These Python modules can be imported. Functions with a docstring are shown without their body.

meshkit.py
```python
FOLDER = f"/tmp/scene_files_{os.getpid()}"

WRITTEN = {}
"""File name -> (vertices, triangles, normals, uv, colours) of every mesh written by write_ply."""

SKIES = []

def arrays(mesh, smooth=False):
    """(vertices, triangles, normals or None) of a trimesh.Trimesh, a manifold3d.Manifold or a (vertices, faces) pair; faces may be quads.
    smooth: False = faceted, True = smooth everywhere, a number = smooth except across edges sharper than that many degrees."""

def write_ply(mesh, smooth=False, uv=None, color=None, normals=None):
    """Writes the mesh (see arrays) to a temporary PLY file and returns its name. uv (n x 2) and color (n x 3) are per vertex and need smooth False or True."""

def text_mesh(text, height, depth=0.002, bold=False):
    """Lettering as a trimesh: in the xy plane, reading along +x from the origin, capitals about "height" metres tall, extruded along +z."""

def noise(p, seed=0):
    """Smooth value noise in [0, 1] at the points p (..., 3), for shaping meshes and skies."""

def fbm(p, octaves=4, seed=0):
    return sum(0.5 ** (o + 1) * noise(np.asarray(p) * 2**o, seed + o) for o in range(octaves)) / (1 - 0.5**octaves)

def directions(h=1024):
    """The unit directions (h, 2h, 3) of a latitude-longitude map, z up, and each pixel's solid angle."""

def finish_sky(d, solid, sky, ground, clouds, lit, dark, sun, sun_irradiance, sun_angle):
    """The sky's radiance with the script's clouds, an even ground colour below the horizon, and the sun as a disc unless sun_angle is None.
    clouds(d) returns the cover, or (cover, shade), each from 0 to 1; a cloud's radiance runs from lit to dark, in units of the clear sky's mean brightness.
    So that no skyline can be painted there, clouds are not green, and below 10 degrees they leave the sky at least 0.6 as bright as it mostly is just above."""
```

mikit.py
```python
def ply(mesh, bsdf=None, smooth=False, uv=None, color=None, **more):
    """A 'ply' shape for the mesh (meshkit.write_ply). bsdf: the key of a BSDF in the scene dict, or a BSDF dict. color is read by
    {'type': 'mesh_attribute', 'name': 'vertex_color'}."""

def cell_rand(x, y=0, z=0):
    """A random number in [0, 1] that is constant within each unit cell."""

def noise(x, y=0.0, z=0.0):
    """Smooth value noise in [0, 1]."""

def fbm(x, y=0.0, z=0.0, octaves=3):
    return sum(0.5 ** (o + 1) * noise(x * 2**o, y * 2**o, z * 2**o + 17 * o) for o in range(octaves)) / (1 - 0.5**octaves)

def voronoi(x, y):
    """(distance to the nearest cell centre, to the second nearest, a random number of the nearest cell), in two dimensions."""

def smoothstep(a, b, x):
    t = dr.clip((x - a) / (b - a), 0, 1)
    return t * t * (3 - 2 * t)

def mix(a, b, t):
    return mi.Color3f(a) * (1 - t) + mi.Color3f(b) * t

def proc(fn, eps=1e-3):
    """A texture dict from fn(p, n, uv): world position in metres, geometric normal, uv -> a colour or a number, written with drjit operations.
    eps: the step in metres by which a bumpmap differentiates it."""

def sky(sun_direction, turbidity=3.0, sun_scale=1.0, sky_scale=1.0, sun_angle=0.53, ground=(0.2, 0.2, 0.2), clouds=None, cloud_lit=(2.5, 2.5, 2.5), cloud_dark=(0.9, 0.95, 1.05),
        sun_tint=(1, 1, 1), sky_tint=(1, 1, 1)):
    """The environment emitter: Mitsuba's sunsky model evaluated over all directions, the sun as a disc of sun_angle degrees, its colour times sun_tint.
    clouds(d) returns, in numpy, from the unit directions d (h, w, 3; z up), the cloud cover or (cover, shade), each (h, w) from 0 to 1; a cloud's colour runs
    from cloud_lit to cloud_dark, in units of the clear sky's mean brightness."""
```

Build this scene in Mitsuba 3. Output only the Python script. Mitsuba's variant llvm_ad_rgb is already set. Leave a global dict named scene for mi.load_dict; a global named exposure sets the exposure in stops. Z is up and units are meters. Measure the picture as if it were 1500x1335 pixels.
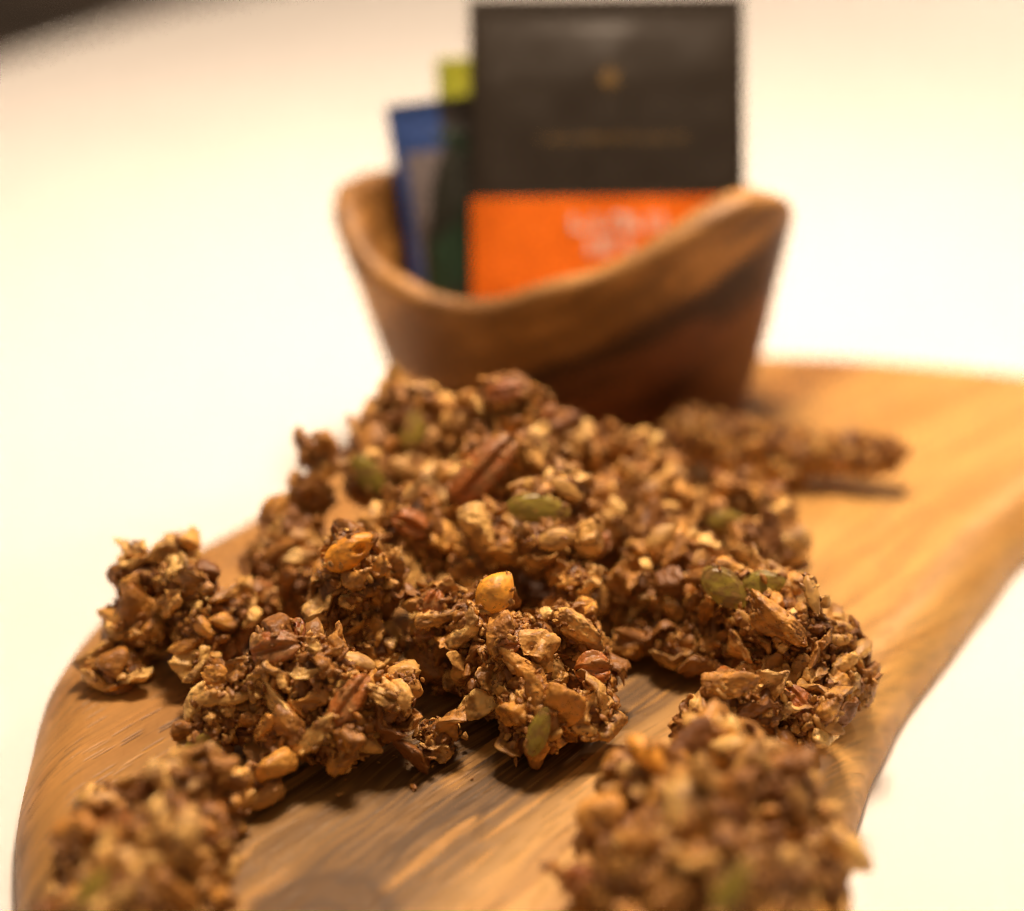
import math
import numpy as np, trimesh, manifold3d, drjit as dr, mitsuba as mi
from shapely.geometry import Point, Polygon
import meshkit, mikit
from mikit import noise, fbm, voronoi, smoothstep, mix, proc

T = mi.ScalarTransform4f
scene, labels = {}, {}

# ------------------------------------------------------------------ camera, light, exposure
exposure = 0.0
CAM = np.array([0.0, 0.0, 0.194])          # board top at z = 0.018, table top at z = 0.005
PITCH = math.radians(26.0)
FWD = np.array([0.0, math.cos(PITCH), -math.sin(PITCH)])
scene['camera'] = {
    'type': 'thinlens', 'fov': 2 * math.degrees(math.atan(750 / 2378)), 'fov_axis': 'x',
    'aperture_radius': 0.0068, 'focus_distance': 0.292, 'near_clip': 0.01, 'far_clip': 20.0,
    'to_world': T().look_at(origin=CAM.tolist(), target=(CAM + FWD).tolist(), up=[0, 0, 1]),
}
LAMPS = [dict(place=(0.035, 0.45, 0.54), radius=0.075, power=(94.0, 72.0, 52.5)), dict(place=(0.75, 1.15, 0.75), radius=0.075, power=(140.0, 107.0, 79.0))]
ROOM = (0.26, 0.185, 0.127)
scene['room_light'] = {'type': 'constant', 'radiance': {'type': 'rgb', 'value': list(ROOM)}}
for key, lamp in zip(('ceiling_lamp', 'ceiling_lamp_001'), LAMPS):      # round lamps hanging above the table
    scene[key] = {
        'type': 'disk', 'to_world': T().translate(list(lamp['place'])).rotate([1, 0, 0], 180).scale(lamp['radius']),
        'bsdf': {'type': 'diffuse', 'reflectance': {'type': 'rgb', 'value': [0.8, 0.8, 0.8]}},
        'emitter': {'type': 'area', 'radiance': {'type': 'rgb', 'value': list(lamp['power'])}},
    }
    labels[key] = {'kind': 'structure'}

ZB = 0.018
ZT = 0.005


# ------------------------------------------------------------------ helpers
def rgb(*c):
    return {'type': 'rgb', 'value': list(c)}


def numbered(key, used={}):
    used[key] = used.get(key, -1) + 1
    return key if used[key] == 0 else f'{key}_{used[key]:03d}'


def put(key, mesh, bsdf, smooth=True, uv=None):
    key = numbered(key)
    scene[key] = mikit.ply(mesh, bsdf, smooth=smooth, uv=uv)
    return key


def thing(name, label, category, group=None):
    key = numbered(name)
    labels[key] = {'label': label, 'category': category}
    if group:
        labels[key]['group'] = group
    return key


def ramp(t, *stops):
    """Colour ramp: stops are (position, colour)."""
    c = mi.Color3f(stops[0][1])
    for (a, _), (b, cb) in zip(stops, stops[1:]):
        c = c + (mi.Color3f(cb) - c) * dr.clip((t - a) / (b - a), 0, 1)
    return c


def ring_mesh(rings, close_ends=True):
    """Closed mesh from rings (k, n, 3)."""
    rings = np.asarray(rings)
    k, n, _ = rings.shape
    v = rings.reshape(-1, 3)
    f = []
    i = np.arange(n)
    j = (i + 1) % n
    for a in range(k - 1):
        f.append(np.stack([a * n + i, a * n + j, (a + 1) * n + j], 1))
        f.append(np.stack([a * n + i, (a + 1) * n + j, (a + 1) * n + i], 1))
    f = np.vstack(f)
    if close_ends:
        c0, c1 = len(v), len(v) + 1
        v = np.vstack([v, rings[0].mean(0), rings[-1].mean(0)])
        f = np.vstack([f, np.stack([j, i, i * 0 + c0], 1), np.stack([(k - 1) * n + i, (k - 1) * n + j, i * 0 + c1], 1)])
    return trimesh.Trimesh(v, f, process=False)


def spline_closed(pts, per=12):
    """Catmull-Rom through the closed control points."""
    p = np.asarray(pts, float)
    out = []
    for i in range(len(p)):
        a, b, c, d = p[i - 1], p[i], p[(i + 1) % len(p)], p[(i + 2) % len(p)]
        for t in np.arange(per) / per:
            out.append(0.5 * (2 * b + (c - a) * t + (2 * a - 5 * b + 4 * c - d) * t * t + (3 * b - a - 3 * c + d) * t ** 3))
    return np.array(out)


# ------------------------------------------------------------------ materials of the setting
def table_rough(p, n, uv):
    return 0.42 + 0.1 * fbm(p.x * 30, p.y * 30, p.z * 30, 2)


def table_col(p, n, uv):
    return mix((0.80, 0.785, 0.76), (0.83, 0.815, 0.79), fbm(p.x * 14, p.y * 14, 0, 3))


scene['table_paint'] = {'type': 'principled', 'base_color': proc(table_col), 'roughness': proc(table_rough), 'specular': 0.35}
scene['floor_mat'] = {'type': 'principled', 'base_color': proc(lambda p, n, uv: mix((0.045, 0.03, 0.018), (0.16, 0.12, 0.09), smoothstep(0.35, 0.65, fbm(p.x * 2.2 + 3, p.y * 2.2, 0, 3)))), 'roughness': 0.6}

GA = math.radians(50)
GC, GS = math.cos(GA), math.sin(GA)


def grain_coords(p):
    # board grain runs to the back right; gently wavy. a: along, c: across
    x, y = p.x - 0.01, p.y - 0.27
    a, c = x * GC + y * GS, -x * GS + y * GC
    c = c + 0.006 * (fbm(a * 18 + 3, c * 22, 0, 2) - 0.5) + 0.0022 * (noise(a * 70, c * 60 + 9, 0) - 0.5) + 0.35 * a * a * (1 - 6 * dr.abs(c))
    return a, c


def board_fields(p):
    a, c = grain_coords(p)
    fine = fbm(a * 60, c * 1500, p.z * 250, 3)
    streak = fbm(a * 20 + 5, c * 420, p.z * 120 + 3, 4)
    broad = fbm(a * 9 + 11, c * 70, p.z * 50 + 7, 3)
    # short open pores along the grain
    pu, pv = a * 150, c * 1500
    row = dr.floor(pv)
    k = mikit.cell_rand(dr.floor(pu + mikit.cell_rand(row, 3, 1) * 7), row, 5)
    fu = (pu + mikit.cell_rand(row, 3, 1) * 7) - dr.floor(pu + mikit.cell_rand(row, 3, 1) * 7)
    fv = dr.abs(pv - row - 0.5)
    pore = dr.select(k > 0.70, smoothstep(0.5, 0.22, fv) * smoothstep(0.0, 0.15, fu) * smoothstep(1.0, 0.6, fu), 0.0)
    return a, c, fine, streak, broad, pore


def board_col(p, n, uv):
    a, c, fine, streak, broad, pore = board_fields(p)
    # heartwood band down the middle front, golden sapwood on the right, orange brown on the left
    heart = smoothstep(-0.038, -0.022, c + 0.012 * (broad - 0.5)) * smoothstep(0.050, 0.020, c + 0.016 * (streak - 0.5)) * smoothstep(0.075, 0.0, a + 0.03 * (broad - 0.5))
    left = smoothstep(0.012, 0.045, c + 0.02 * (broad - 0.5))
    gold = mix((0.60, 0.335, 0.095), (0.46, 0.235, 0.058), smoothstep(0.4, 0.7, streak))
    orange = mix((0.46, 0.235, 0.066), (0.28, 0.118, 0.028), smoothstep(0.38, 0.68, broad))
    col = mix(gold, orange, left * 0.85)
    grey = mix((0.25, 0.130, 0.036), (0.095, 0.050, 0.017), smoothstep(0.36, 0.58, streak * 0.28 + fine * 0.72))
    fleck = smoothstep(0.57, 0.66, fbm(a * 34 + 40, c * 420 + 9, 0, 4))
    grey = mix(grey, (0.50, 0.255, 0.062), fleck * 0.8)
    col = mix(col, grey, heart * (0.72 + 0.28 * smoothstep(0.3, 0.55, broad)))
    # smoky brown clouds of figure in the left part
    cloud = smoothstep(0.50, 0.66, fbm(a * 26 + 2, c * 75 + 31, 0, 4)) * left
    col = mix(col, (0.10, 0.045, 0.015), cloud * 0.75)
    # dark knot at the front
    kx, ky = (p.x + 0.0295) / 0.0130, (p.y - 0.1955) / 0.0120
    rk = dr.sqrt(kx * kx + ky * ky) + 0.25 * (fbm(p.x * 260, p.y * 260, 0, 3) - 0.5)
    knot = smoothstep(1.15, 0.7, rk)
    col = mix(col, mix((0.080, 0.038, 0.010), (0.125, 0.062, 0.016), smoothstep(0.3, 0.7, noise(rk * 6, 0, 0))), knot * 0.95)
    col = col * (0.70 + 0.60 * fine)
    return mix(col, (0.05, 0.025, 0.01), pore * (0.18 + 0.6 * left * smoothstep(0.5, 0.62, broad)))


def board_bump(p, n, uv):
    a, c, fine, streak, broad, pore = board_fields(p)
    return fine * 0.6 - pore * 0.8


scene['board_wood_flat'] = {'type': 'principled', 'base_color': proc(board_col), 'roughness': 0.46, 'specular': 0.38}
scene['board_wood'] = {'type': 'bumpmap', 'arbitrary': proc(board_bump, eps=1e-4), 'scale': 0.00012, 'bsdf': {'type': 'ref', 'id': 'board_wood_flat'}}


def bowl_col(p, n, uv):
    x, y, z = p.x - 0.016, p.y - 0.388, p.z - ZB
    w = fbm(x * 40, y * 40, z * 40, 3)
    # pale sapwood above a slanting line, dark red heartwood below
    line = 0.028 + 0.50 * x + 0.009 * (fbm(x * 55 + 7, y * 30, z * 55, 2) - 0.5)
    dist = z - line
    ring = fbm(dist * 330 + 2 * w, x * 20, y * 20, 2)
    sap = mix((0.46, 0.225, 0.06), (0.19, 0.085, 0.021), smoothstep(0.34, 0.62, 0.45 * ring + 0.55 * fbm(x * 60 + 3, z * 75, y * 60, 3)))
    heart = mix((0.16, 0.052, 0.016), (0.075, 0.026, 0.01), smoothstep(0.35, 0.65, fbm(dist * 160 + 3 * w, x * 45 + 5, y * 12, 3)))
    c = mix(heart, sap, smoothstep(-0.002, 0.004, dist))
    c = mix(c, (0.035, 0.014, 0.006), smoothstep(0.0060, 0.001, dr.abs(dist + 0.0025)) * 0.9)
    knot = dr.sqrt(dr.square((x - 0.046) / 0.0045) + dr.square((z - 0.047) / 0.004))
    c = mix(c, (0.12, 0.05, 0.02), smoothstep(1.2, 0.6, knot) * 0.6)
    return c * (0.85 + 0.3 * noise(x * 900, y * 90, z * 200))


scene['bowl_wood'] = {'type': 'principled', 'base_color': proc(bowl_col), 'roughness': 0.5, 'specular': 0.35}

# ------------------------------------------------------------------ the setting: floor, round table
scene['floor'] = {'type': 'rectangle', 'to_world': T().translate([0, 1.5, -0.74]).scale(6.0), 'bsdf': {'type': 'ref', 'id': 'floor_mat'}}
labels['floor'] = {'kind': 'structure'}

TC, TR = np.array([0.58, 0.575]), 0.905
ang = np.linspace(0, 2 * np.pi, 240, endpoint=False)
rings = []
for d, z in [(0.03, -0.028), (0.004, -0.028), (0.001, -0.026), (0.0, -0.022), (0.0, -0.006), (0.0012, -0.0018), (0.005, 0.0), (0.03, 0.0)]:
    rings.append(np.stack([TC[0] + (TR - d) * np.cos(ang), TC[1] + (TR - d) * np.sin(ang), ang * 0 + z + ZT], 1))
t = thing('table', 'round white table under the wooden board', 'table')
put(t + '__tabletop', ring_mesh(rings), 'table_paint', smooth=40)
leg = []
for r, z in [(0.26, -0.738), (0.26, -0.725), (0.05, -0.70), (0.04, -0.60), (0.04, -0.10), (0.09, -0.05), (0.2, -0.0285)]:
    leg.append(np.stack([TC[0] + r * np.cos(ang[::5]), TC[1] + r * np.sin(ang[::5]), ang[::5] * 0 + z + ZT * (z > -0.05)], 1))
put(t + '__pedestal', ring_mesh(leg), 'table_paint', smooth=40)

# ------------------------------------------------------------------ the wooden board
OUT = np.array([(-70, 165), (-79, 198), (-87, 226), (-91, 252), (-91.5, 275), (-87, 297), (-77, 316), (-62, 337), (-47, 364), (-33, 392), (-14, 417), (18, 431),
                (60, 435), (100, 432), (142, 421), (178, 404), (196, 392), (172, 372), (143, 354), (119.5, 329), (106, 309.5), (95.3, 292.6), (79.5, 268.5), (69.5, 250), (62, 233), (53, 209), (46, 180), (40, 158),
                (15, 146), (-30, 146), (-58, 152)]) / 1000.0
o2 = spline_closed(OUT, 10)
tang = np.roll(o2, -1, 0) - np.roll(o2, 1, 0)
tang /= np.linalg.norm(tang, axis=1, keepdims=True)
if Polygon(o2).exterior.is_ccw:
    inward = np.stack([-tang[:, 1], tang[:, 0]], 1)
else:
    inward = np.stack([tang[:, 1], -tang[:, 0]], 1)
    o2, inward = o2[::-1], inward[::-1]
wob = 0.0012 * (meshkit.fbm(np.c_[o2 * 45, o2[:, :1] * 0], 3, 4) - 0.5)
rings = []
prof = [(0.030, 0.0053), (0.0012, 0.0053), (0.0004, 0.0057)]
for a in np.linspace(0, np.pi / 2, 12):
    prof.append((0.0130 * (1 - math.cos(a)), 0.0064 + 0.0116 * math.sin(a)))
prof += [(0.018, ZB), (0.024, ZB)]
for d, z in prof:
    q = o2 + inward * (d + wob[:, None] * (z > 0.0058))
    rings.append(np.c_[q, np.full(len(q), z)])
board = ring_mesh(rings, close_ends=False)
caps = []
for ring, flip in ((rings[0], True), (rings[-1], False)):
    v2, f2 = trimesh.creation.triangulate_polygon(Polygon(ring[:, :2]), engine='earcut')
    c = trimesh.Trimesh(np.c_[v2, np.full(len(v2), ring[0, 2])], f2, process=False)
    if (c.face_normals[:, 2].sum() > 0) == flip:
        c.invert()
    caps.append(c)
board = trimesh.util.concatenate([board] + caps)
board.merge_vertices()
b = thing('serving_board', 'long golden brown wooden board with rounded edges lying on the white table', 'board')
scene[b] = mikit.ply(board, 'board_wood', smooth=40)

# ------------------------------------------------------------------ the bowl with the tea packets
BC = np.array([0.016, 0.388])
RIM = [(0, 51), (12, 52), (30, 55), (60, 57), (90, 56), (120, 58), (150, 59), (180, 58.5), (197, 51), (212, 45), (228, 40), (240, 39.5), (256, 42), (272, 48.5), (288, 56), (304, 62.5), (318, 65.5), (332, 64), (346, 58), (360, 51)]
n = 180
th = np.linspace(0, 2 * np.pi, n, endpoint=False)
H = np.interp(np.degrees(th), [a for a, _ in RIM], [h for _, h in RIM])
H = np.convolve(np.r_[H[-4:], H, H[:4]], np.ones(9) / 9, 'valid') / 1000
H = H + 0.0030 * (meshkit.fbm(np.c_[np.cos(th) * 3, np.sin(th) * 3, th * 0], 3, 21) - 0.5)


def bowl_ring(z, inset):
    """z: (n,) height, inset: metres inwards."""
    u = np.clip(z / 0.06, 0, 1.2)
    a = np.where(np.cos(th) > 0, 0.0445 + 0.0095 * u, 0.0440 + 0.0180 * u) - inset
    bb = 0.0245 + 0.0095 * u - inset
    e = 0.86                                    # slightly squared ellipse
    c, s = np.cos(th), np.sin(th)
    return np.stack([BC[0] + a * np.sign(c) * np.abs(c) ** e, BC[1] + bb * np.sign(s) * np.abs(s) ** e, ZB + 0.0002 + z], 1)


rings = []
W = 0.0068 + 0.0048 * np.exp(-((np.degrees(th) - 326) / 34) ** 2)
for inset, z in [(0.012, 0.0), (0.002, 0.0), (0.0006, 0.001), (0.0, 0.003)]:
    rings.append(bowl_ring(np.full(n, z), inset))
for f in np.linspace(0.12, 1, 14):
    rings.append(bowl_ring(0.003 + (H - 0.0035 - 0.003) * f, 0.0))
for a in np.linspace(0.2, np.pi - 0.2, 9):
    rings.append(bowl_ring(H - 0.0035 + 0.0035 * math.sin(a), W / 2 * (1 - math.cos(a))))
for f in np.linspace(1, 0, 12):
    rings.append(bowl_ring(0.008 + (H - 0.0035 - 0.008) * f, W))
rings.append(bowl_ring(np.full(n, 0.006), W + 0.003))
rings.append(bowl_ring(np.full(n, 0.0055), W + 0.012))
bw = ring_mesh(rings)
bv = np.array(bw.vertices)
bv[:, :2] += (0.0016 * (meshkit.fbm(bv * 45, 3, 8) - 0.5))[:, None] * np.sign(bv[:, :2] - BC)
bw = trimesh.Trimesh(bv, bw.faces, process=False)
b = thing('bowl', 'dark wooden bowl with a wavy rim, tea packets in it, behind the granola', 'bowl')
scene[b] = mikit.ply(bw, 'bowl_wood', smooth=50)


def packet_frame(origin, yaw, lean, roll):
    """Local x: width, y: up the packet, z: out of its face (towards the viewer when yaw = 0)."""
    m = trimesh.transformations.translation_matrix(origin)
    m = m @ trimesh.transformations.rotation_matrix(math.radians(yaw), [0, 0, 1])
    m = m @ trimesh.transformations.rotation_matrix(math.radians(90 - lean), [1, 0, 0])
    return m @ trimesh.transformations.rotation_matrix(math.radians(roll), [0, 0, 1])


def sachet(w, h, thick, seed, bend=0.0):
    """A flat heat sealed sachet: pillowed middle, ribbed seals at top and bottom. Local: x +-w/2, y 0..h."""
    nx, ny = 40, 90
    x, y = np.meshgrid(np.linspace(-1, 1, nx), np.linspace(0, 1, ny))
    seal = 0.006 / h
    body = np.clip((1 - np.abs(x)) * w / 2 / 0.006, 0, 1) * np.clip((y - seal) * h / 0.014, 0, 1) * np.clip((1 - seal - y) * h / 0.014, 0, 1)
    body = body ** 0.6
    wr = meshkit.fbm(np.stack([x * 1.6, y * 3, x * 0 + seed], -1), 3, seed) - 0.5
    crimp = 0.00022 * np.sin(y * h / 0.0009 * np.pi) * ((y < seal) | (y > 1 - seal))
    zf = thick / 2 * body + 0.0032 * wr * body + 0.00025 + crimp
    zb = -thick / 2 * body + 0.0018 * wr * body - 0.00025 + crimp
    sag = bend * (x ** 2) + 0.0012 * (meshkit.fbm(np.stack([x * 0.8, y * 1.2, x * 0 + seed + 5], -1), 2, seed) - 0.5)
    F_ = np.stack([x * w / 2, y * h, zf + sag], -1).reshape(-1, 3)
    B_ = np.stack([x * w / 2, y * h, zb + sag], -1).reshape(-1, 3)
    i, j = np.meshgrid(np.arange(ny - 1), np.arange(nx - 1), indexing='ij')
    a = (i * nx + j).ravel()
    quad = np.stack([a, a + 1, a + nx + 1, a + nx], 1)
    ff = np.vstack([quad[:, [0, 1, 2]], quad[:, [0, 2, 3]]])
    m = nx * ny
    edge = np.r_[np.arange(nx), np.arange(1, ny) * nx + nx - 1, (ny - 1) * nx + np.arange(nx - 2, -1, -1), np.arange(ny - 2, 0, -1) * nx]
    e2 = np.roll(edge, -1)
    side = np.vstack([np.stack([edge, edge + m, e2 + m], 1), np.stack([edge, e2 + m, e2], 1)])
    return trimesh.Trimesh(np.vstack([F_, B_]), np.vstack([ff, ff[:, ::-1] + m, side]), process=False)


def film(name, fn, rough=0.38):
    scene[name] = {'type': 'principled', 'base_color': proc(fn), 'roughness': rough, 'specular': 0.5}


def place_packet(name, label, mesh, frame, bsdf, group):
    k = thing(name, label, 'tea packet', group)
    uv = np.c_[mesh.vertices[:, 0], mesh.vertices[:, 1]]        # metres across and up the packet: where its print lies
    mesh = mesh.copy()
    mesh.apply_transform(frame)
    scene[k] = mikit.ply(mesh, bsdf, smooth=True, uv=uv)
    return k


FRONT_TILT, FRONT_ROLL = 25, 0.6
film('film_black', lambda p, n, uv: dr.select((uv.y < 0.0442), mix((0.90, 0.180, 0.003), (0.86, 0.165, 0.003), noise(uv.x * 200, uv.y * 200)), mi.Color3f(0.025, 0.0175, 0.011)), 0.40)
film('film_blue', lambda p, n, uv: dr.select((uv.x > -0.027) & (uv.x < -0.0165) & (uv.y < 0.060), mi.Color3f(0.15, 0.128, 0.128),
                                              dr.select(uv.x > -0.0165, dr.select(uv.y < 0.044, mi.Color3f(0.004, 0.007, 0.035), mi.Color3f(0.018, 0.013, 0.010)), mi.Color3f(0.022, 0.058, 0.21))))
film('film_green', lambda p, n, uv: mix(mix((0.012, 0.012, 0.006), (0.010, 0.034, 0.014), smoothstep(0.4, 0.6, fbm(uv.x * 130, uv.y * 90, 3, 2))), (0.19, 0.105, 0.02), smoothstep(0.56, 0.66, fbm(uv.x * 110 + 4, uv.y * 60 + 2, 0, 2))))
film('film_lime', lambda p, n, uv: mix((0.33, 0.33, 0.012), (0.22, 0.26, 0.015), noise(uv.x * 120, uv.y * 120)))
film('gold_print', lambda p, n, uv: mi.Color3f(0.20, 0.125, 0.045), 0.35)
film('pink_print', lambda p, n, uv: mi.Color3f(0.85, 0.62, 0.52), 0.4)
mesh0 = sachet(0.0690, 0.0940, 0.0035, 3)
fr = packet_frame([0.0246, 0.3774, ZB + 0.0150], 0, FRONT_TILT, FRONT_ROLL)
kb = place_packet('tea_packet', 'black tea packet with an orange lower part, frontmost in the wooden bowl', mesh0, fr, 'film_black', 'tea packets in the bowl')


def print_marks(key, marks, bsdf, frame, mesh):
    """Flat raised print: little polygons laid 0.25 mm proud of the packet's face."""
    tree = mesh.vertices[: 40 * 90]
    parts = []
    for poly in marks:
        m = trimesh.creation.extrude_polygon(poly, 0.0002, engine='earcut').subdivide_to_size(0.002)
        v = np.array(m.vertices)
        d = ((v[:, None, :2] - tree[None, :, :2]) ** 2).sum(-1)
        idx = np.argsort(d, 1)[:, :4]
        wgt = 1 / (np.take_along_axis(d, idx, 1) + 1e-9)
        v[:, 2] += (tree[idx, 2] * wgt).sum(1) / wgt.sum(1) + 0.00012
        parts.append(trimesh.Trimesh(v, m.faces, process=False))
    m = trimesh.util.concatenate(parts)
    m.apply_transform(frame)
    return put(key, m, bsdf, smooth=False)


rng = np.random.default_rng(5)


def blurred_row(x0, x1, y, hgt, gap=0.0006):
    """A row of letters too small to read: strokes of uneven width."""
    out, x = [], x0
    while x < x1:
        w = rng.uniform(0.5, 0.9) * hgt
        s = hgt * 0.30
        out.append(Polygon([(x, y), (x + s, y), (x + s, y + hgt), (x, y + hgt)]))
        if rng.random() < 0.7:
            yy = y + rng.choice([0, 0.4, 0.78]) * hgt
            out.append(Polygon([(x + s + 1e-5, yy), (x + w, yy), (x + w, yy + s), (x + s + 1e-5, yy + s)]))
        if rng.random() < 0.5:
            out.append(Polygon([(x + w + 2e-5, y), (x + w + s, y), (x + w + s, y + hgt), (x + w + 2e-5, y + hgt)]))
        x += w + s + gap
    return out


emblem = [Polygon([(0.0005 + 0.0032 * math.cos(a) * (1 if i % 2 else 0.45), 0.0735 + 0.0036 * math.sin(a) * (1 if i % 2 else 0.45)) for i, a in enumerate(np.linspace(0, 2 * np.pi, 12, endpoint=False))])]
print_marks(kb + '__gold_emblem', emblem, 'gold_print', fr, mesh0)
print_marks(kb + '__gold_lettering', blurred_row(-0.017, 0.018, 0.0578, 0.0017), 'gold_print', fr, mesh0)
print_marks(kb + '__pale_lettering', blurred_row(-0.0095, 0.013, 0.0355, 0.0042, 0.0003) + blurred_row(-0.0055, 0.009, 0.0295, 0.0044, 0.0003), 'pink_print', fr, mesh0)

place_packet('tea_packet', 'dark green tea packet with gold patches squeezed behind the black one', sachet(0.062, 0.0655, 0.003, 9), packet_frame([0.0105, 0.3815, ZB + 0.0105], 2, 25, 2.0), 'film_green', 'tea packets in the bowl')
place_packet('tea_packet', 'lime green tea packet, hindmost, its corner peeking out at upper left', sachet(0.064, 0.081, 0.003, 14), packet_frame([0.0163, 0.3930, ZB + 0.0115], 0, 25, 3.0), 'film_lime', 'tea packets in the bowl')
place_packet('tea_packet', 'blue tea packet with a grey stripe at the left end of the bowl', sachet(0.060, 0.0725, 0.003, 21), packet_frame([0.0078, 0.3890, ZB + 0.0105], 11, 22, 4.5), 'film_blue', 'tea packets in the bowl')

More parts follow.
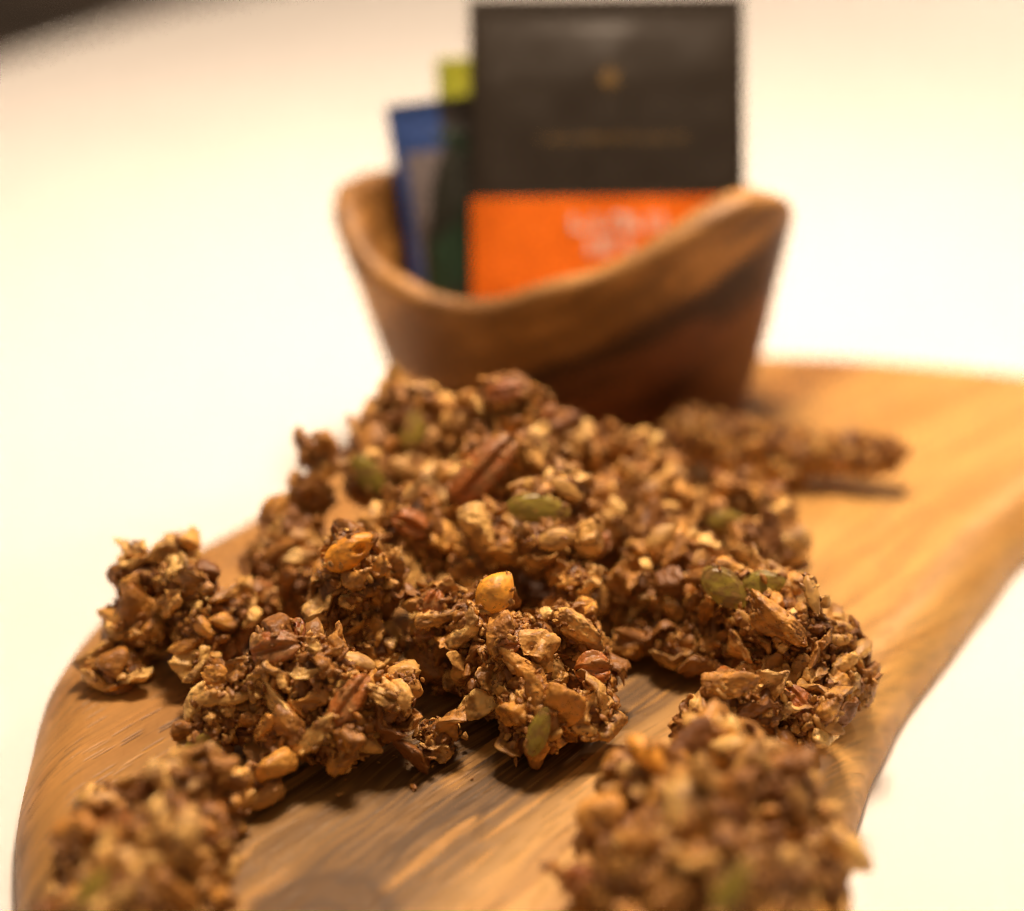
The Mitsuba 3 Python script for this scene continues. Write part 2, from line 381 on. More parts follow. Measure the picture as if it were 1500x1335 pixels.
# ------------------------------------------------------------------ granola
# <<DATA
CLUSTERS = {  # millimetres on the board: centre x, y, height above the board, radius
    'far_left': [[-76.1, 262.0, 1.1, 5.9], [-72.6, 270.0, 6.9, 6.9], [-72.4, 276.0, 14.1, 5.6], [-73.9, 278.0, 19.5, 2.4], [-66.8, 282.0, 17.5, 3.5]],
    'left_mid': [[-62.5, 270.0, 16.1, 5.6], [-59.0, 265.0, 8.5, 6.0], [-55.0, 268.0, 11.2, 4.8], [-57.6, 255.8, 6.0, 3.3], [-58.5, 269.7, 5.0, 5.5]],
    'ridge': [[-40.4, 306.0, 26.7, 3.7], [-42.6, 302.0, 19.6, 4.7], [-45.4, 296.0, 13.9, 5.9], [-49.5, 288.0, 10.3, 5.9], [-50.1, 280.0, 5.5, 5.3], [-42.6, 283.0, 10.0, 5.3]],
    'back_left': [[-23.5, 322.0, 29.8, 6.8], [-28.2, 318.0, 23.8, 7.1], [-20.6, 320.0, 22.0, 8.1], [-29.7, 308.0, 20.5, 5.5], [-21.8, 308.0, 18.6, 7.0], [-15.8, 325.0, 25.4, 6.0], [-23.3, 321.8, 9.2, 6.8], [-23.3, 321.8, 5.0, 5.5]],
    'top': [[-2.2, 312.0, 37.0, 4.9], [4.0, 312.0, 35.9, 4.0], [-7.3, 314.0, 30.5, 5.8], [-4.3, 306.0, 27.9, 7.1], [3.2, 306.0, 26.7, 7.4], [-7.0, 298.0, 23.7, 6.8], [10.4, 318.0, 24.6, 6.2], [-0.5, 314.4, 13.9, 8.5], [-0.5, 314.4, 5.0, 5.5]],
    'core_mid': [[-20.6, 288.0, 22.6, 5.8], [-23.9, 284.0, 17.3, 5.8], [-16.8, 286.0, 16.2, 5.8], [-19.1, 280.0, 11.8, 5.0], [-14.5, 266.0, 7.8, 4.6], [-12.2, 257.3, 5.0, 3.8]],
    'left_high': [[-30.4, 268.0, 24.8, 5.0], [-32.1, 264.0, 19.7, 5.7], [-26.1, 266.0, 20.0, 5.0], [-34.6, 264.0, 16.0, 4.3], [-29.7, 262.0, 12.7, 5.0], [-25.6, 260.0, 8.6, 4.8], [-29.7, 269.0, 5.0, 5.5]],
    'left_low': [[-40.2, 245.4, 18.0, 5.1], [-42.9, 240.5, 14.0, 6.3], [-32.6, 241.2, 15.0, 6.8], [-50.9, 239.4, 9.0, 6.1], [-53.7, 235.0, 7.0, 4.1], [-39.6, 235.6, 8.0, 7.0], [-30.0, 235.6, 8.0, 6.6], [-23.0, 239.0, 10.0, 5.8], [-19.6, 243.3, 11.0, 2.9]],
    'crumb': [[-13.4, 238.1, 4.0, 3.4], [-16.0, 234.4, 3.0, 2.4]],
    'front': [[-12.8, 262.0, 16.4, 4.9], [-6.4, 258.0, 14.4, 7.1], [-14.2, 260.0, 10.1, 3.9], [1.3, 252.0, 12.3, 8.3], [-4.4, 250.0, 7.6, 5.8], [10.2, 258.0, 12.9, 5.9], [12.6, 252.0, 7.8, 6.6], [4.3, 239.7, 8.0, 7.3], [2.2, 236.3, 5.0, 3.1], [14.8, 240.4, 9.0, 4.1]],
    'mid': [[4.7, 285.0, 24.9, 5.7], [10.9, 288.0, 26.8, 4.8], [-3.8, 284.0, 20.5, 5.8], [5.3, 278.0, 20.7, 5.9], [13.7, 280.0, 21.1, 4.2], [12.5, 270.0, 16.4, 4.1], [-6.8, 280.0, 15.7, 4.7], [17.6, 277.0, 8.1, 4.5], [6.8, 285.2, 5.0, 5.5]],
    'back_right': [[20.9, 320.0, 20.3, 6.6], [30.2, 322.0, 16.8, 6.7], [25.0, 310.0, 15.4, 7.6], [33.7, 312.0, 14.4, 5.7], [18.6, 300.0, 15.0, 6.6], [30.0, 298.0, 12.0, 6.8], [26.4, 315.3, 5.0, 5.5]],
    'right_mid': [[48.8, 312.0, 13.2, 5.7], [42.7, 306.0, 10.9, 5.4], [56.2, 312.0, 9.4, 5.5], [57.4, 300.0, 8.4, 4.8], [50.1, 298.0, 10.3, 5.3], [51.0, 310.6, 5.0, 5.5]],
    'right_high': [[28.9, 284.0, 12.6, 6.6], [36.0, 284.0, 13.9, 6.1], [30.9, 275.0, 11.3, 4.4], [37.6, 271.0, 8.6, 4.7], [24.3, 277.0, 11.7, 4.5], [24.0, 269.3, 5.0, 3.4], [31.1, 266.8, 5.0, 3.7]],
    'right': [[41.2, 268.0, 16.1, 5.8], [49.4, 268.0, 16.4, 5.5], [46.7, 262.0, 13.1, 6.7], [53.6, 258.0, 12.2, 6.9], [61.7, 260.0, 8.6, 5.7], [54.7, 252.0, 6.3, 6.1], [62.5, 254.0, 4.9, 4.6], [55.3, 239.7, 8.0, 3.9], [48.6, 256.0, 6.6, 4.1], [39.4, 263.0, 6.7, 4.2]],
    'right_low': [[38.2, 240.3, 11.0, 4.4], [45.3, 240.4, 9.0, 4.6], [50.6, 239.9, 6.0, 3.2], [32.7, 236.2, 8.0, 4.6], [41.7, 244.2, 5.0, 5.5]],
    'bottom_right': [[33.5, 217.3, 15.0, 7.4], [22.4, 210.0, 13.0, 7.7], [40.4, 204.0, 17.0, 8.1], [28.7, 194.9, 19.0, 8.7], [16.6, 201.9, 10.0, 6.0], [45.8, 198.7, 12.0, 6.5], [21.1, 187.4, 15.0, 9.0], [32.6, 183.6, 17.0, 9.4], [44.6, 190.2, 10.0, 6.1], [13.1, 195.1, 7.0, 4.4], [24.4, 177.6, 11.0, 8.8], [37.2, 177.9, 10.0, 8.3], [30.0, 199.9, 5.0, 5.5]],
    'bottom_left': [[-50.0, 214.9, 14.0, 4.0], [-54.5, 209.1, 13.0, 6.1], [-47.7, 217.8, 6.0, 3.9], [-63.8, 210.4, 9.0, 5.7], [-65.1, 198.8, 9.0, 5.9], [-54.5, 193.5, 15.0, 7.2], [-49.6, 202.3, 9.0, 6.0], [-57.1, 184.9, 12.0, 7.6], [-49.3, 191.7, 6.0, 5.2], [-66.6, 190.2, 6.0, 4.7], [-43.0, 225.3, 4.0, 3.3]],
    'slab': [[42.1, 351.0, 10.9, 5.9], [48.5, 350.0, 9.9, 5.5], [55.3, 349.0, 9.3, 5.4], [61.7, 348.0, 8.7, 5.2], [68.1, 347.0, 8.3, 5.0], [74.1, 346.0, 8.1, 4.9], [79.5, 345.0, 8.2, 4.5], [84.6, 344.0, 8.5, 4.0], [89.1, 343.0, 9.5, 3.0], [51.9, 346.0, 6.4, 3.9], [61.5, 345.0, 5.5, 3.6], [65.1, 346.7, 5.0, 5.5]],
}
NAMED_PIECES = [  # kind, cluster, place (mm), length, width, long axis, facing
    ('pumpkin_seed', 'mid', 5.3, 279.3, 28.2, np.float64(12.3), np.float64(6.1), 0.99, -0.03, -0.14, 0.04, -0.87, 0.48),
    ('pumpkin_seed', 'back_left', -29.9, 302.6, 23.8, np.float64(10.3), np.float64(5.3), 0.57, -0.35, -0.74, 0.06, -0.88, 0.46),
    ('pumpkin_seed', 'back_left', -21.2, 314.6, 29.0, np.float64(9.1), np.float64(5.0), 0.18, 0.59, 0.79, 0.01, -0.8, 0.6),
    ('pumpkin_seed', 'right', 39.9, 262.7, 20.2, np.float64(10.5), np.float64(6.5), 0.73, -0.46, -0.51, -0.15, -0.83, 0.53),
    ('pumpkin_seed', 'right', 47.2, 263.5, 20.6, np.float64(8.5), np.float64(5.3), 0.97, -0.1, 0.24, -0.22, -0.8, 0.56),
    ('pumpkin_seed', 'front', 4.6, 231.8, 9.7, np.float64(9.0), np.float64(3.8), 0.31, 0.48, 0.82, -0.0, -0.86, 0.51),
    ('pumpkin_seed', 'right_mid', 45.5, 301.6, 13.7, np.float64(8.7), np.float64(4.3), 0.98, 0.18, -0.11, 0.21, -0.84, 0.5),
    ('pumpkin_seed', 'left_low', -54.3, 230.6, 8.3, np.float64(7.3), np.float64(2.2), 0.84, 0.32, 0.43, 0.08, -0.87, 0.49),
    ('pumpkin_seed', 'bottom_right', 30.4, 175.4, 24.1, np.float64(9.0), np.float64(3.6), 0.56, 0.48, 0.68, -0.16, -0.75, 0.65),
    ('pumpkin_seed', 'bottom_left', -59.9, 181.1, 19.1, np.float64(6.9), np.float64(2.7), 0.66, 0.58, 0.48, 0.05, -0.67, 0.74),
    ('yellow_seed', 'front', -2.8, 248.1, 28.2, np.float64(8.5), np.float64(6.8), 0.6, 0.55, 0.59, -0.04, -0.71, 0.7),
    ('yellow_seed', 'bottom_right', 21.5, 208.6, 21.7, np.float64(9.1), np.float64(3.8), 0.68, -0.61, -0.4, -0.1, -0.62, 0.78),
    ('nut_half', 'left_high', -30.1, 262.9, 28.0, np.float64(10.4), np.float64(5.7), 0.82, 0.35, 0.46, 0.08, -0.86, 0.5),
    ('pecan_piece', 'top', -5.8, 293.1, 29.6, np.float64(18.7), np.float64(7.1), 0.67, 0.42, 0.61, 0.05, -0.85, 0.53),
    ('pecan_piece', 'left_low', -41.6, 240.6, 21.1, np.float64(9.1), np.float64(5.6), 0.98, 0.12, 0.17, 0.01, -0.84, 0.54),
    ('pecan_piece', 'left_low', -28.1, 234.0, 14.8, np.float64(10.9), np.float64(4.6), 0.56, 0.62, 0.55, 0.14, -0.72, 0.68),
    ('pecan_piece', 'right_low', 51.6, 239.4, 9.5, np.float64(10.0), np.float64(4.2), 0.54, -0.67, -0.52, -0.01, -0.62, 0.78),
    ('pecan_piece', 'core_mid', -19.9, 281.4, 23.7, np.float64(8.1), np.float64(4.9), 0.9, -0.11, -0.41, 0.07, -0.91, 0.41),
    ('pecan_piece', 'top', -1.7, 307.8, 40.6, np.float64(8.2), np.float64(4.1), 0.98, 0.14, 0.15, 0.04, -0.85, 0.52),
    ('pecan_piece', 'front', -14.9, 257.7, 19.4, np.float64(6.6), np.float64(4.6), 0.35, 0.48, 0.8, -0.05, -0.85, 0.53),
    ('pecan_piece', 'front', -0.6, 245.5, 18.4, np.float64(4.2), np.float64(2.9), 0.98, 0.06, 0.17, -0.04, -0.82, 0.57),
    ('pecan_piece', 'front', -16.3, 257.7, 13.4, np.float64(4.3), np.float64(2.6), 0.98, 0.05, 0.18, -0.07, -0.8, 0.6),
    ('pecan_piece', 'bottom_right', 9.8, 192.7, 10.4, np.float64(5.2), np.float64(4.2), 0.67, 0.41, 0.62, -0.19, -0.71, 0.68),
    ('pecan_piece', 'mid', 16.6, 276.4, 22.4, np.float64(5.1), np.float64(4.0), 0.48, 0.47, 0.74, 0.19, -0.88, 0.43),
    ('nut_piece', 'mid', 14.8, 275.7, 23.5, np.float64(7.4), np.float64(5.9), 0.34, 0.47, 0.81, 0.05, -0.87, 0.48),
    ('nut_piece', 'right', 49.1, 254.4, 17.8, np.float64(14.9), np.float64(6.2), 0.76, -0.56, -0.34, -0.29, -0.75, 0.6),
    ('nut_piece', 'mid', -2.0, 277.6, 20.6, np.float64(14.1), np.float64(7.0), 0.99, 0.12, 0.05, 0.1, -0.94, 0.34),
    ('nut_piece', 'mid', -6.7, 279.3, 24.3, np.float64(10.4), np.float64(6.3), 0.63, -0.48, -0.61, -0.14, -0.84, 0.52),
    ('nut_piece', 'top', -0.3, 306.7, 33.9, np.float64(7.4), np.float64(5.9), 0.99, 0.11, -0.08, 0.13, -0.8, 0.58),
    ('nut_piece', 'top', 4.8, 298.3, 29.8, np.float64(10.1), np.float64(4.2), 0.42, -0.37, -0.83, 0.03, -0.9, 0.43),
    ('oat_flake', 'top', 3.4, 307.4, 34.9, np.float64(6.3), np.float64(2.0), 0.03, 0.27, 0.96, -0.04, -0.96, 0.27),
    ('nut_piece', 'front', 11.9, 253.1, 17.7, np.float64(10.3), np.float64(5.1), 0.77, -0.35, -0.53, 0.03, -0.82, 0.57),
    ('nut_piece', 'front', 2.7, 242.9, 14.6, np.float64(10.0), np.float64(4.5), 0.82, -0.26, -0.51, 0.03, -0.87, 0.49),
    ('pecan_piece', 'front', 14.6, 246.7, 12.8, np.float64(6.9), np.float64(5.9), 1.0, 0.02, -0.01, 0.02, -0.81, 0.58),
    ('sunflower_seed', 'mid', 8.7, 273.5, 24.7, np.float64(7.6), np.float64(4.6), 0.97, 0.19, 0.13, 0.1, -0.85, 0.52),
    ('sunflower_seed', 'right_high', 29.6, 283.2, 19.7, np.float64(7.9), np.float64(4.3), 0.76, 0.39, 0.53, -0.05, -0.76, 0.64),
    ('oat_flake', 'left_low', -22.9, 234.6, 15.4, np.float64(7.4), np.float64(2.9), 0.93, -0.2, -0.31, 0.05, -0.76, 0.65),
    ('sunflower_seed', 'front', 13.2, 236.1, 7.0, np.float64(6.0), np.float64(2.5), 0.97, 0.05, -0.25, 0.2, -0.78, 0.6),
    ('sunflower_seed', 'right', 60.8, 255.6, 13.3, np.float64(4.3), np.float64(2.4), 0.98, -0.2, 0.04, -0.19, -0.8, 0.57),
    ('sunflower_seed', 'right', 53.7, 250.0, 26.3, np.float64(7.6), np.float64(2.7), 0.2, -0.72, -0.66, -0.19, -0.69, 0.7),
    ('sunflower_seed', 'right', 60.5, 258.3, 14.5, np.float64(6.6), np.float64(2.7), 0.97, -0.24, 0.03, -0.2, -0.74, 0.64),
    ('nut_piece', 'right', 61.4, 252.8, 10.0, np.float64(4.6), np.float64(4.1), 0.92, 0.08, 0.38, -0.21, -0.71, 0.67),
    ('nut_piece', 'right', 55.6, 236.1, 11.3, np.float64(4.8), np.float64(3.8), 0.51, 0.46, 0.72, -0.13, -0.79, 0.59),
    ('nut_piece', 'right_low', 38.2, 237.3, 15.4, np.float64(11.0), np.float64(4.6), 1.0, -0.06, 0.06, -0.09, -0.74, 0.67),
    ('nut_piece', 'left_low', -27.8, 228.7, 10.1, np.float64(5.4), np.float64(4.9), 0.48, 0.52, 0.71, 0.14, -0.84, 0.52),
    ('nut_piece', 'left_low', -29.6, 229.5, 4.8, np.float64(6.6), np.float64(4.7), 0.93, 0.23, 0.27, 0.1, -0.91, 0.41),
    ('nut_piece', 'left_low', -33.8, 229.5, 10.2, np.float64(10.6), np.float64(3.6), 0.75, 0.34, 0.57, -0.03, -0.84, 0.54),
    ('nut_piece', 'left_high', -24.2, 262.8, 24.6, np.float64(5.1), np.float64(3.6), 0.48, 0.56, 0.67, 0.14, -0.81, 0.58),
    ('nut_piece', 'left_high', -28.8, 259.5, 23.5, np.float64(5.8), np.float64(4.1), 0.97, 0.26, 0.05, 0.19, -0.83, 0.53),
    ('nut_piece', 'front', -13.9, 256.2, 17.7, np.float64(9.1), np.float64(3.6), 0.97, 0.11, 0.23, -0.01, -0.89, 0.46),
    ('sunflower_seed', 'back_left', -22.1, 303.1, 24.6, np.float64(8.0), np.float64(4.0), 0.87, -0.23, -0.44, 0.04, -0.85, 0.53),
    ('sunflower_seed', 'left_low', -48.2, 235.7, 14.1, np.float64(7.2), np.float64(2.5), 0.95, 0.3, 0.03, 0.22, -0.76, 0.61),
    ('sunflower_seed', 'left_low', -52.0, 235.3, 14.4, np.float64(6.0), np.float64(3.0), 0.97, 0.21, 0.1, 0.1, -0.78, 0.62),
    ('nut_piece', 'right_mid', 45.5, 308.7, 17.6, np.float64(9.7), np.float64(5.8), 0.94, -0.34, 0.08, -0.32, -0.75, 0.58),
]
# DATA>>


def speckle(p):
    w = 2.6 * noise(p.x * 800, p.y * 800, p.z * 800)
    return smoothstep(0.74, 0.86, noise(p.x * 2700 + w * 1.3, p.y * 2500 - w, p.z * 2900 + w)) * smoothstep(0.40, 0.62, noise(p.x * 330 + 5, p.y * 330, p.z * 330))


def coat(p, amount):
    """Brown spice and syrup coating: patchy."""
    return smoothstep(0.62 - 0.3 * amount, 0.92 - 0.3 * amount, fbm(p.x * 420, p.y * 420, p.z * 420, 3) + 0.16 * noise(p.x * 1700, p.y * 1700, p.z * 1700))


def grain_mat(key, stops, coat_col=(0.21, 0.080, 0.016), coat_most=0.8, rough=0.50, spec=0.45, bump=0.00032, freq=1300):
    def col(p, n, uv):
        base = ramp(uv.x, *stops) * mi.Color3f(1.22, 1.07, 0.68)
        base = base * (0.78 + 0.44 * fbm(p.x * 900, p.y * 900, p.z * 900, 2))
        c = mix(base, mi.Color3f(coat_col) * (0.7 + 0.6 * noise(p.x * 1500, p.y * 1500, p.z * 1500)), coat(p, uv.y) * coat_most)
        return mix(c, (0.03, 0.014, 0.007), speckle(p) * 0.65)
    def relief(p, n, uv):
        return fbm(p.x * freq, p.y * freq, p.z * freq, 2) + 0.6 * fbm(p.x * 420, p.y * 420, p.z * 420, 2)
    scene[key + '_flat'] = {'type': 'principled', 'base_color': proc(col), 'roughness': rough, 'specular': spec}
    scene[key] = {'type': 'bumpmap', 'arbitrary': proc(relief, eps=8e-5), 'scale': bump, 'bsdf': {'type': 'ref', 'id': key + '_flat'}}


grain_mat('nut_mat', [(0, (0.15, 0.06, 0.015)), (0.3, (0.38, 0.185, 0.048)), (0.7, (0.56, 0.31, 0.095)), (1, (0.74, 0.54, 0.27))])
grain_mat('oat_mat', [(0, (0.17, 0.073, 0.02)), (0.5, (0.45, 0.24, 0.078)), (1, (0.70, 0.50, 0.25))], bump=0.00035)
grain_mat('sunflower_mat', [(0, (0.36, 0.20, 0.07)), (1, (0.56, 0.37, 0.16))], coat_most=0.6, bump=0.0001)
grain_mat('pumpkin_mat', [(0, (0.17, 0.145, 0.024)), (1, (0.27, 0.225, 0.045))], coat_col=(0.22, 0.11, 0.03), coat_most=0.85, rough=0.38, bump=0.00008)
grain_mat('yellow_mat', [(0, (0.60, 0.25, 0.025)), (1, (0.72, 0.37, 0.06))], coat_most=0.55, rough=0.45, bump=0.0001)
grain_mat('pecan_mat', [(0, (0.18, 0.052, 0.014)), (1, (0.33, 0.12, 0.032))], coat_col=(0.30, 0.15, 0.05), coat_most=0.75, rough=0.42, bump=0.00025)
grain_mat('crumb_mat', [(0, (0.11, 0.043, 0.011)), (0.45, (0.29, 0.135, 0.035)), (1, (0.60, 0.40, 0.17))])
grain_mat('binder_mat', [(0, (0.16, 0.07, 0.019)), (1, (0.25, 0.115, 0.034))], coat_col=(0.09, 0.035, 0.009), bump=0.0005)
MAT = dict(nut_piece='nut_mat', nut_half='yellow_mat', oat_flake='oat_mat', sunflower_seed='sunflower_mat', pumpkin_seed='pumpkin_mat', yellow_seed='yellow_mat', pecan_piece='pecan_mat')

ICO = {k: trimesh.creation.icosphere(subdivisions=k) for k in (1, 2, 3, 4)}


def base_shape(kind, lod, seed):
    """Unit pieces: about 1 long on x, true proportions, z is the face's normal."""
    g = np.random.default_rng(1000 + seed)
    d = np.array(ICO[lod].vertices)
    if kind in ('nut_piece', 'oat_flake') or kind == 'crumb':
        m = int(g.integers(7, 12))
        nn = g.normal(size=(m, 3))
        nn /= np.linalg.norm(nn, axis=1, keepdims=True)
        nn = np.vstack([nn, -nn[:3] + 0.2 * g.normal(size=(3, 3))])
        h = g.uniform(0.62, 1.0, len(nn))
        q = np.maximum(d @ nn.T, 0) / h
        pw = 9 if kind != 'crumb' else 8
        r = (q ** pw).sum(1) ** (-1 / pw)
        r = np.clip(r, 0.3, 1.3)
        r *= 1 + 0.34 * (meshkit.fbm(d * 1.7 + seed * 3.1, 2, seed) - 0.5) + 0.22 * (meshkit.fbm(d * 4.5 + seed * 1.7, 3, seed + 7) - 0.5) + 0.13 * (meshkit.noise(d * 12 + seed, seed + 9) - 0.5)
        v = d * r[:, None] * 0.5
        if kind == 'oat_flake':
            v = v * [1.0, 0.78, 0.20]
            tear = meshkit.fbm(np.c_[v[:, :2] * 7, v[:, :1] * 0 + seed], 3, seed) - 0.5
            v[:, :2] *= (1 + 0.4 * tear)[:, None]
            cx, cy = g.uniform(-0.65, 0.65, 2)
            v[:, 2] += cx * v[:, 0] ** 2 + cy * v[:, 1] ** 2 + 0.25 * (meshkit.noise(np.c_[v[:, :2] * 4, v[:, :1] * 0 + seed], seed) - 0.5)
            v[:, 2] -= 0.06 * np.exp(-(v[:, 1] / 0.05) ** 2)
        elif kind == 'nut_piece':
            v = v * [1.0, g.uniform(0.6, 0.9), g.uniform(0.4, 0.75)]
            v[:, 2] += g.uniform(-0.5, 0.5) * v[:, 0] ** 2
    elif kind in ('sunflower_seed', 'pumpkin_seed', 'yellow_seed'):
        x = d[:, 0]
        tip = {'sunflower_seed': 0.42, 'pumpkin_seed': 0.3, 'yellow_seed': 0.5}[kind]
        wy = 1 - tip * np.clip((x + 0.25) / 1.25, 0, 1) ** 1.7
        flat = {'sunflower_seed': 0.62, 'pumpkin_seed': 0.30, 'yellow_seed': 0.8}[kind]
        v = np.c_[x * 0.5, d[:, 1] * wy * 0.5, d[:, 2] * wy * 0.5 * flat]
        if kind == 'pumpkin_seed':
            rr = np.sqrt(x ** 2 + d[:, 1] ** 2)
            v[:, 2] *= 1 - 0.35 * np.exp(-((rr - 0.86) / 0.07) ** 2)
        v += d * (0.05 * (meshkit.fbm(d * 2.2 + seed, 3, seed) - 0.5))[:, None]
    elif kind == 'pecan_piece':
        x, y, z = d.T
        ph = np.arctan2(z, y)
        r = 1 + 0.16 * np.cos(ph * 5 + 0.9 * np.sin(x * 2.5 + seed)) + 0.30 * (meshkit.fbm(d * [2.0, 4.5, 4.5] + seed, 3, seed) - 0.5)
        env = np.clip(1 - np.abs(x) ** 5, 0.05, 1)
        v = np.c_[x * (1 + 0.12 * (meshkit.noise(d * 3 + seed, seed) - 0.5)), y * r * env ** 0.2, z * r * env ** 0.2 * 0.75] * 0.5
        v[:, 2] -= 0.14 * np.exp(-(v[:, 1] / 0.1) ** 2) * (v[:, 2] > 0)
        v[:, 2] += 0.12 * v[:, 0] ** 2
    elif kind == 'nut_half':
        x, y, z = d.T
        v = np.c_[x * 0.5, y * 0.5 * (1 - 0.25 * x), z * 0.5 * 0.8]
        hole = np.exp(-(((v[:, 0] - 0.17) / 0.11) ** 2 + ((v[:, 1] + 0.13) / 0.13) ** 2)) * (z > 0)
        v[:, 2] -= 0.34 * hole
        v += d * (0.07 * (meshkit.fbm(d * 2.4 + seed, 3, seed) - 0.5))[:, None]
    return v


LIB = {}


def lib(kind, lod, seed):
    k = (kind, lod, seed)
    if k not in LIB:
        LIB[k] = base_shape(kind, lod, seed)
    return LIB[k]


def frame_of(ax, nz):
    nz = nz / np.linalg.norm(nz)
    ax = ax - nz * (ax @ nz)
    ax = ax / np.linalg.norm(ax)
    return np.stack([ax, np.cross(nz, ax), nz], 1)


def lift_up(v):
    low = v[:, 2].min()
    if low < ZB + 0.0002:
        v[:, 2] += ZB + 0.0002 - low
    return v


def core_mesh(blobs, seed, shrink=0.81, edge=0.0009):
    body = manifold3d.Manifold()
    for x, y, z, r in blobs:
        s = manifold3d.Manifold.sphere(1.0, 28).scale((r * shrink, r * shrink, r * shrink)).translate((x, y, z))
        body = body + s
    body = body.refine_to_length(edge * 1000)
    mm = body.to_mesh()
    m = trimesh.Trimesh(mm.vert_properties[:, :3], mm.tri_verts, process=True)
    trimesh.smoothing.filter_taubin(m, iterations=6)
    v, nrm = np.array(m.vertices), np.array(m.vertex_normals)
    v = v + nrm * (3.0 * (meshkit.fbm(v * 0.24, 3, seed) - 0.5) + 2.2 * (meshkit.fbm(v * 0.8, 3, seed + 3) - 0.5))[:, None]
    v = v / 1000 + [0, 0, ZB]
    v[:, 2] = np.maximum(v[:, 2], ZB + 0.0003)
    return trimesh.Trimesh(v, m.faces, process=False)


ABOUT = {
    'front': 'coarse granola cluster front and centre with a yellow seed on its top edge',
    'left_low': 'wide granola cluster lying low at front left, with reddish pecan pieces',
    'left_high': 'upright granola cluster with a hollow yellow nut half on top, above the wide low one',
    'right': 'granola cluster at the right with two green pumpkin seeds side by side',
    'right_low': 'small granola cluster with a reddish brown nut stick, below the one with two pumpkin seeds',
    'mid': 'granola cluster mid pile with one long green pumpkin seed lying across it',
    'top': 'granola cluster at the top of the pile with a long grooved pecan piece',
    'back_left': 'blurred granola cluster at the back left of the pile with two green pumpkin seeds',
    'core_mid': 'granola cluster with a red brown nut piece, right behind the hollow yellow nut half',
    'ridge': 'tall leaning ridge of granola at the left side of the pile',
    'far_left': 'spiky granola cluster standing leftmost on the board near its rounded corner',
    'left_mid': 'rounded dark granola cluster beside the spiky leftmost one',
    'back_right': 'blurred granola cluster in front of the bowl at the right back of the pile',
    'right_mid': 'blurred granola cluster behind the two side by side pumpkin seeds',
    'right_high': 'granola cluster hanging over the dark gap right of the pile middle',
    'bottom_right': 'big blurred granola cluster nearest the camera at bottom right',
    'bottom_left': 'blurred granola cluster cut off at the bottom left of the picture',
    'slab': 'long flat blurred granola cluster lying behind the pile, right of the bowl foot',
    'crumb': 'tiny granola crumb alone on the board between the two front clusters',
}
SHARP = {'front', 'left_low', 'left_high', 'right', 'right_low', 'mid', 'right_high', 'core_mid', 'crumb'}
CAMM = CAM
centres = {n: np.array(b)[:, :3] / 1000 + [0, 0, ZB] for n, b in CLUSTERS.items()}
radii = {n: np.array(b)[:, 3] / 1000 for n, b in CLUSTERS.items()}


def inside_other(q, name, k=0.7):
    for n in CLUSTERS:
        if n != name and (np.linalg.norm(centres[n] - q, axis=1) < radii[n] * k).any():
            return True
    return False


def piece(kind, lod, seed, pos, M, size, tone, ct):
    v = lib(kind, lod, seed) * np.asarray(size)
    v = lift_up(v @ M.T + pos)
    return trimesh.Trimesh(v, ICO[lod].faces, process=False), np.tile([tone, ct], (len(v), 1))


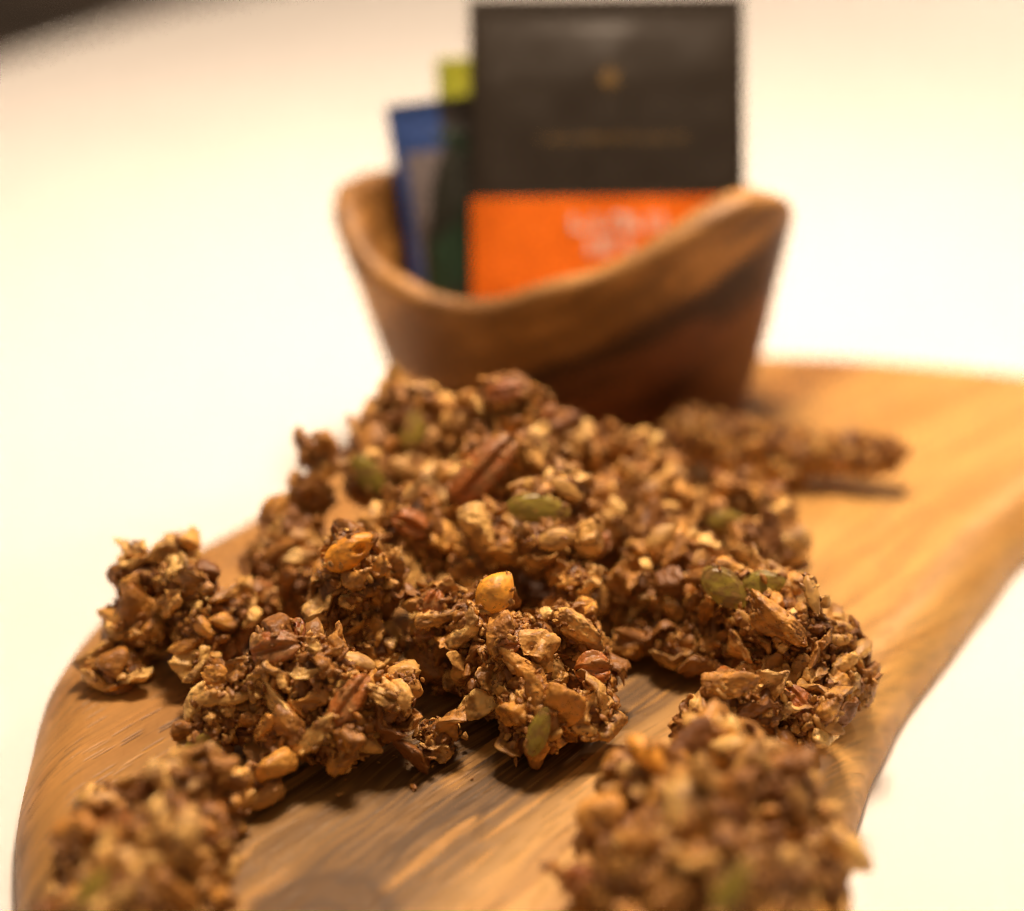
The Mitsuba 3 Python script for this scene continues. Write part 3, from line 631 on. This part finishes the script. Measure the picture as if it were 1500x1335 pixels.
for ci, (name, blobs) in enumerate(CLUSTERS.items()):
    g = np.random.default_rng(77 + ci)
    key = thing('granola_cluster', ABOUT[name], 'granola', 'granola clusters on the board')
    sharp = name in SHARP
    core = core_mesh(blobs, 50 + ci, shrink=0.92 if name == 'slab' else 0.81)
    put(key + '__binder', core, 'binder_mat', smooth=True, uv=np.tile([0.5, 0.5], (len(core.vertices), 1)))
    placed_p, placed_r = [], []
    cling = []
    for k, cl, x, y, z, L, Wd, a0, a1, a2, n0, n1, n2 in NAMED_PIECES:
        if cl != name:
            continue
        pos = np.array([x, y, z]) / 1000 + [0, 0, ZB]
        M = frame_of(np.array([a0, a1, a2]), np.array([n0, n1, n2]))
        th_ = {'pumpkin_seed': Wd, 'pecan_piece': Wd, 'nut_piece': 0.75 * Wd / 0.55, 'oat_flake': L}.get(k, Wd)
        wy = Wd / {'nut_piece': 0.72, 'oat_flake': 0.75}.get(k, 1.0)
        m, uv = piece(k, 4 if L > 6 else 3, int(g.integers(0, 12)), pos, M, np.array([L, wy, th_]) / 1000, g.uniform(0.45, 0.95), g.uniform(0.2, 0.6) if k != 'nut_piece' else g.uniform(0.3, 0.8))
        put(f'{key}__{k}', m, MAT[k], uv=uv)
        vn, vv = m.vertex_normals, np.array(m.vertices)
        for i in g.choice(len(vv), int(10 + L * 2.2), p=None):          # crumbs stuck to it, mostly round its rim
            if g.random() > 0.18 and vn[i] @ M[:, 2] > 0.55:
                continue
            cling.append((vv[i], vn[i]))
        for f in (-0.33, 0.0, 0.33):
            placed_p.append(pos + M[:, 0] * f * L / 1000)
            placed_r.append(0.5 * max(Wd, 0.5 * L if f == 0 else 0) / 1000)
    area = core.area
    pts, fi = trimesh.sample.sample_surface(core, int(area * 1e6 * 6) + 200, seed=ci)
    nr = core.vertex_normals[core.faces[fi]].mean(1)
    nr /= np.linalg.norm(nr, axis=1, keepdims=True) + 1e-12
    ok = (pts[:, 2] > ZB + 0.0012)
    pts, nr = pts[ok], nr[ok]
    sizes = np.sort(np.clip(g.lognormal(math.log(0.0039), 0.38, int(area * 1e6 / 3.8)), 0.0021, 0.0076))[::-1]
    if name == 'slab':
        sizes = np.minimum(sizes, 0.0040)
    back_m, back_uv = [], []
    count = 0
    for s in sizes:
        for _ in range(14):
            i = int(g.integers(0, len(pts)))
            q, nn = pts[i], nr[i]
            if placed_p and (np.linalg.norm(np.array(placed_p) - q, axis=1) < (np.array(placed_r) + 0.36 * s) * 0.92).any():
                continue
            if inside_other(q, name):
                continue
            break
        else:
            continue
        placed_p.append(q)
        placed_r.append(0.36 * s)
        kind = g.choice(['nut_piece', 'oat_flake', 'sunflower_seed', 'pecan_piece', 'pumpkin_seed'], p=[0.40, 0.51, 0.078, 0.012, 0.0])
        tilt = g.normal(size=3) * {'nut_piece': 0.55, 'oat_flake': 0.75}.get(kind, 0.4)
        M = frame_of(g.normal(size=3), nn + tilt)
        size = {'nut_piece': np.array([1.12, g.uniform(0.85, 1.2), g.uniform(0.9, 1.3)]) * s, 'oat_flake': np.array([1.22, g.uniform(0.9, 1.3), g.uniform(1.2, 1.9)]) * s,
                'sunflower_seed': np.array([0.0068, 0.0036, 0.0036]) * g.uniform(0.85, 1.1), 'pecan_piece': np.array([1.3, 0.8, 0.8]) * s, 'pumpkin_seed': np.array([0.0095, 0.0052, 0.0052])}[kind]
        facing = nn @ (CAMM - q) / np.linalg.norm(CAMM - q)
        front = facing > -0.1
        lod = 3 if (sharp and front) else 2
        tone = float(np.clip(g.normal(0.60, 0.32), 0, 1))
        m, uv = piece(str(kind), lod, int(g.integers(0, 26)), q + nn * s * g.uniform(-0.06, 0.16), M, size, tone, g.uniform(0.1, 1.0))
        if front and count < 290:
            put(f'{key}__{kind}', m, MAT[str(kind)], uv=uv)
            count += 1
        else:
            back_m.append(m)
            back_uv.append(uv)
    # small crumbs of everything stuck in between
    for q, nn in cling:
        s = float(np.clip(g.lognormal(math.log(0.0009), 0.4), 0.0004, 0.0018))
        m, uv = piece('crumb', 2, int(g.integers(0, 30)), q + nn * s * 0.15, frame_of(g.normal(size=3), nn + g.normal(size=3) * 0.4), np.array([1.3, g.uniform(0.6, 1.1), g.uniform(0.4, 0.9)]) * s, float(np.clip(g.normal(0.55, 0.25), 0, 1)), g.uniform(0.1, 1))
        back_m.append(m)
        back_uv.append(uv)
    nc = int(area * 1e6 * (0.7 if sharp else 0.5))
    for _ in range(nc):
        i = int(g.integers(0, len(pts)))
        q, nn = pts[i], nr[i]
        s = float(np.clip(g.lognormal(math.log(0.0011), 0.38), 0.0005, 0.0023))
        if inside_other(q, name, 0.6):
            continue
        if placed_p and g.random() < 0.6:
            dd = np.linalg.norm(np.array(placed_p) - q, axis=1) - np.array(placed_r)
            if dd.min() < -0.0006:
                continue
        M = frame_of(g.normal(size=3), nn + g.normal(size=3) * 0.7)
        m, uv = piece('crumb', 1 if not sharp else 2 if s > 0.0012 else 1, int(g.integers(0, 30)), q + nn * g.uniform(0.0, 0.0016), M, np.array([1.3, g.uniform(0.6, 1.1), g.uniform(0.35, 0.9)]) * s, float(np.clip(g.normal(0.5, 0.25), 0, 1)), g.uniform(0.1, 1))
        back_m.append(m)
        back_uv.append(uv)
    k = put(key + '__crumbs', trimesh.util.concatenate(back_m), 'crumb_mat', uv=np.vstack(back_uv))
    labels[k] = {'kind': 'stuff'}

# loose specks of granola that fell off on the board
g = np.random.default_rng(4242)
spk, spk_uv = [], []
names = list(CLUSTERS)
while len(spk) < 170:
    nme = names[int(g.integers(0, len(names)))]
    x, y, z, r = CLUSTERS[nme][int(g.integers(0, len(CLUSTERS[nme])))]
    a, rr = g.uniform(0, 2 * np.pi), r / 1000 * 0.9 + abs(g.normal(0, 0.0045))
    q = np.array([x / 1000 + rr * math.cos(a), y / 1000 + rr * math.sin(a), ZB + 0.0002])
    if not Polygon(o2 + inward * 0.013).contains(Point(q[:2])):
        continue
    s = float(np.clip(g.lognormal(math.log(0.0006), 0.45), 0.0003, 0.0016))
    m, uv = piece('crumb', 1, int(g.integers(0, 30)), q, frame_of(g.normal(size=3), np.array([0.2, 0.1, 1.0])), np.array([1.3, 0.9, 0.6]) * s, g.uniform(0.2, 1), g.uniform(0.1, 1))
    v = np.array(m.vertices)
    v[:, 2] -= v[:, 2].min() - ZB - 0.00005
    spk.append(trimesh.Trimesh(v, m.faces, process=False))
    spk_uv.append(uv)
k = put('granola_specks', trimesh.util.concatenate(spk), 'crumb_mat', uv=np.vstack(spk_uv))
labels[k] = {'label': 'tiny loose specks of granola scattered on the board around the clusters', 'category': 'crumbs', 'kind': 'stuff'}
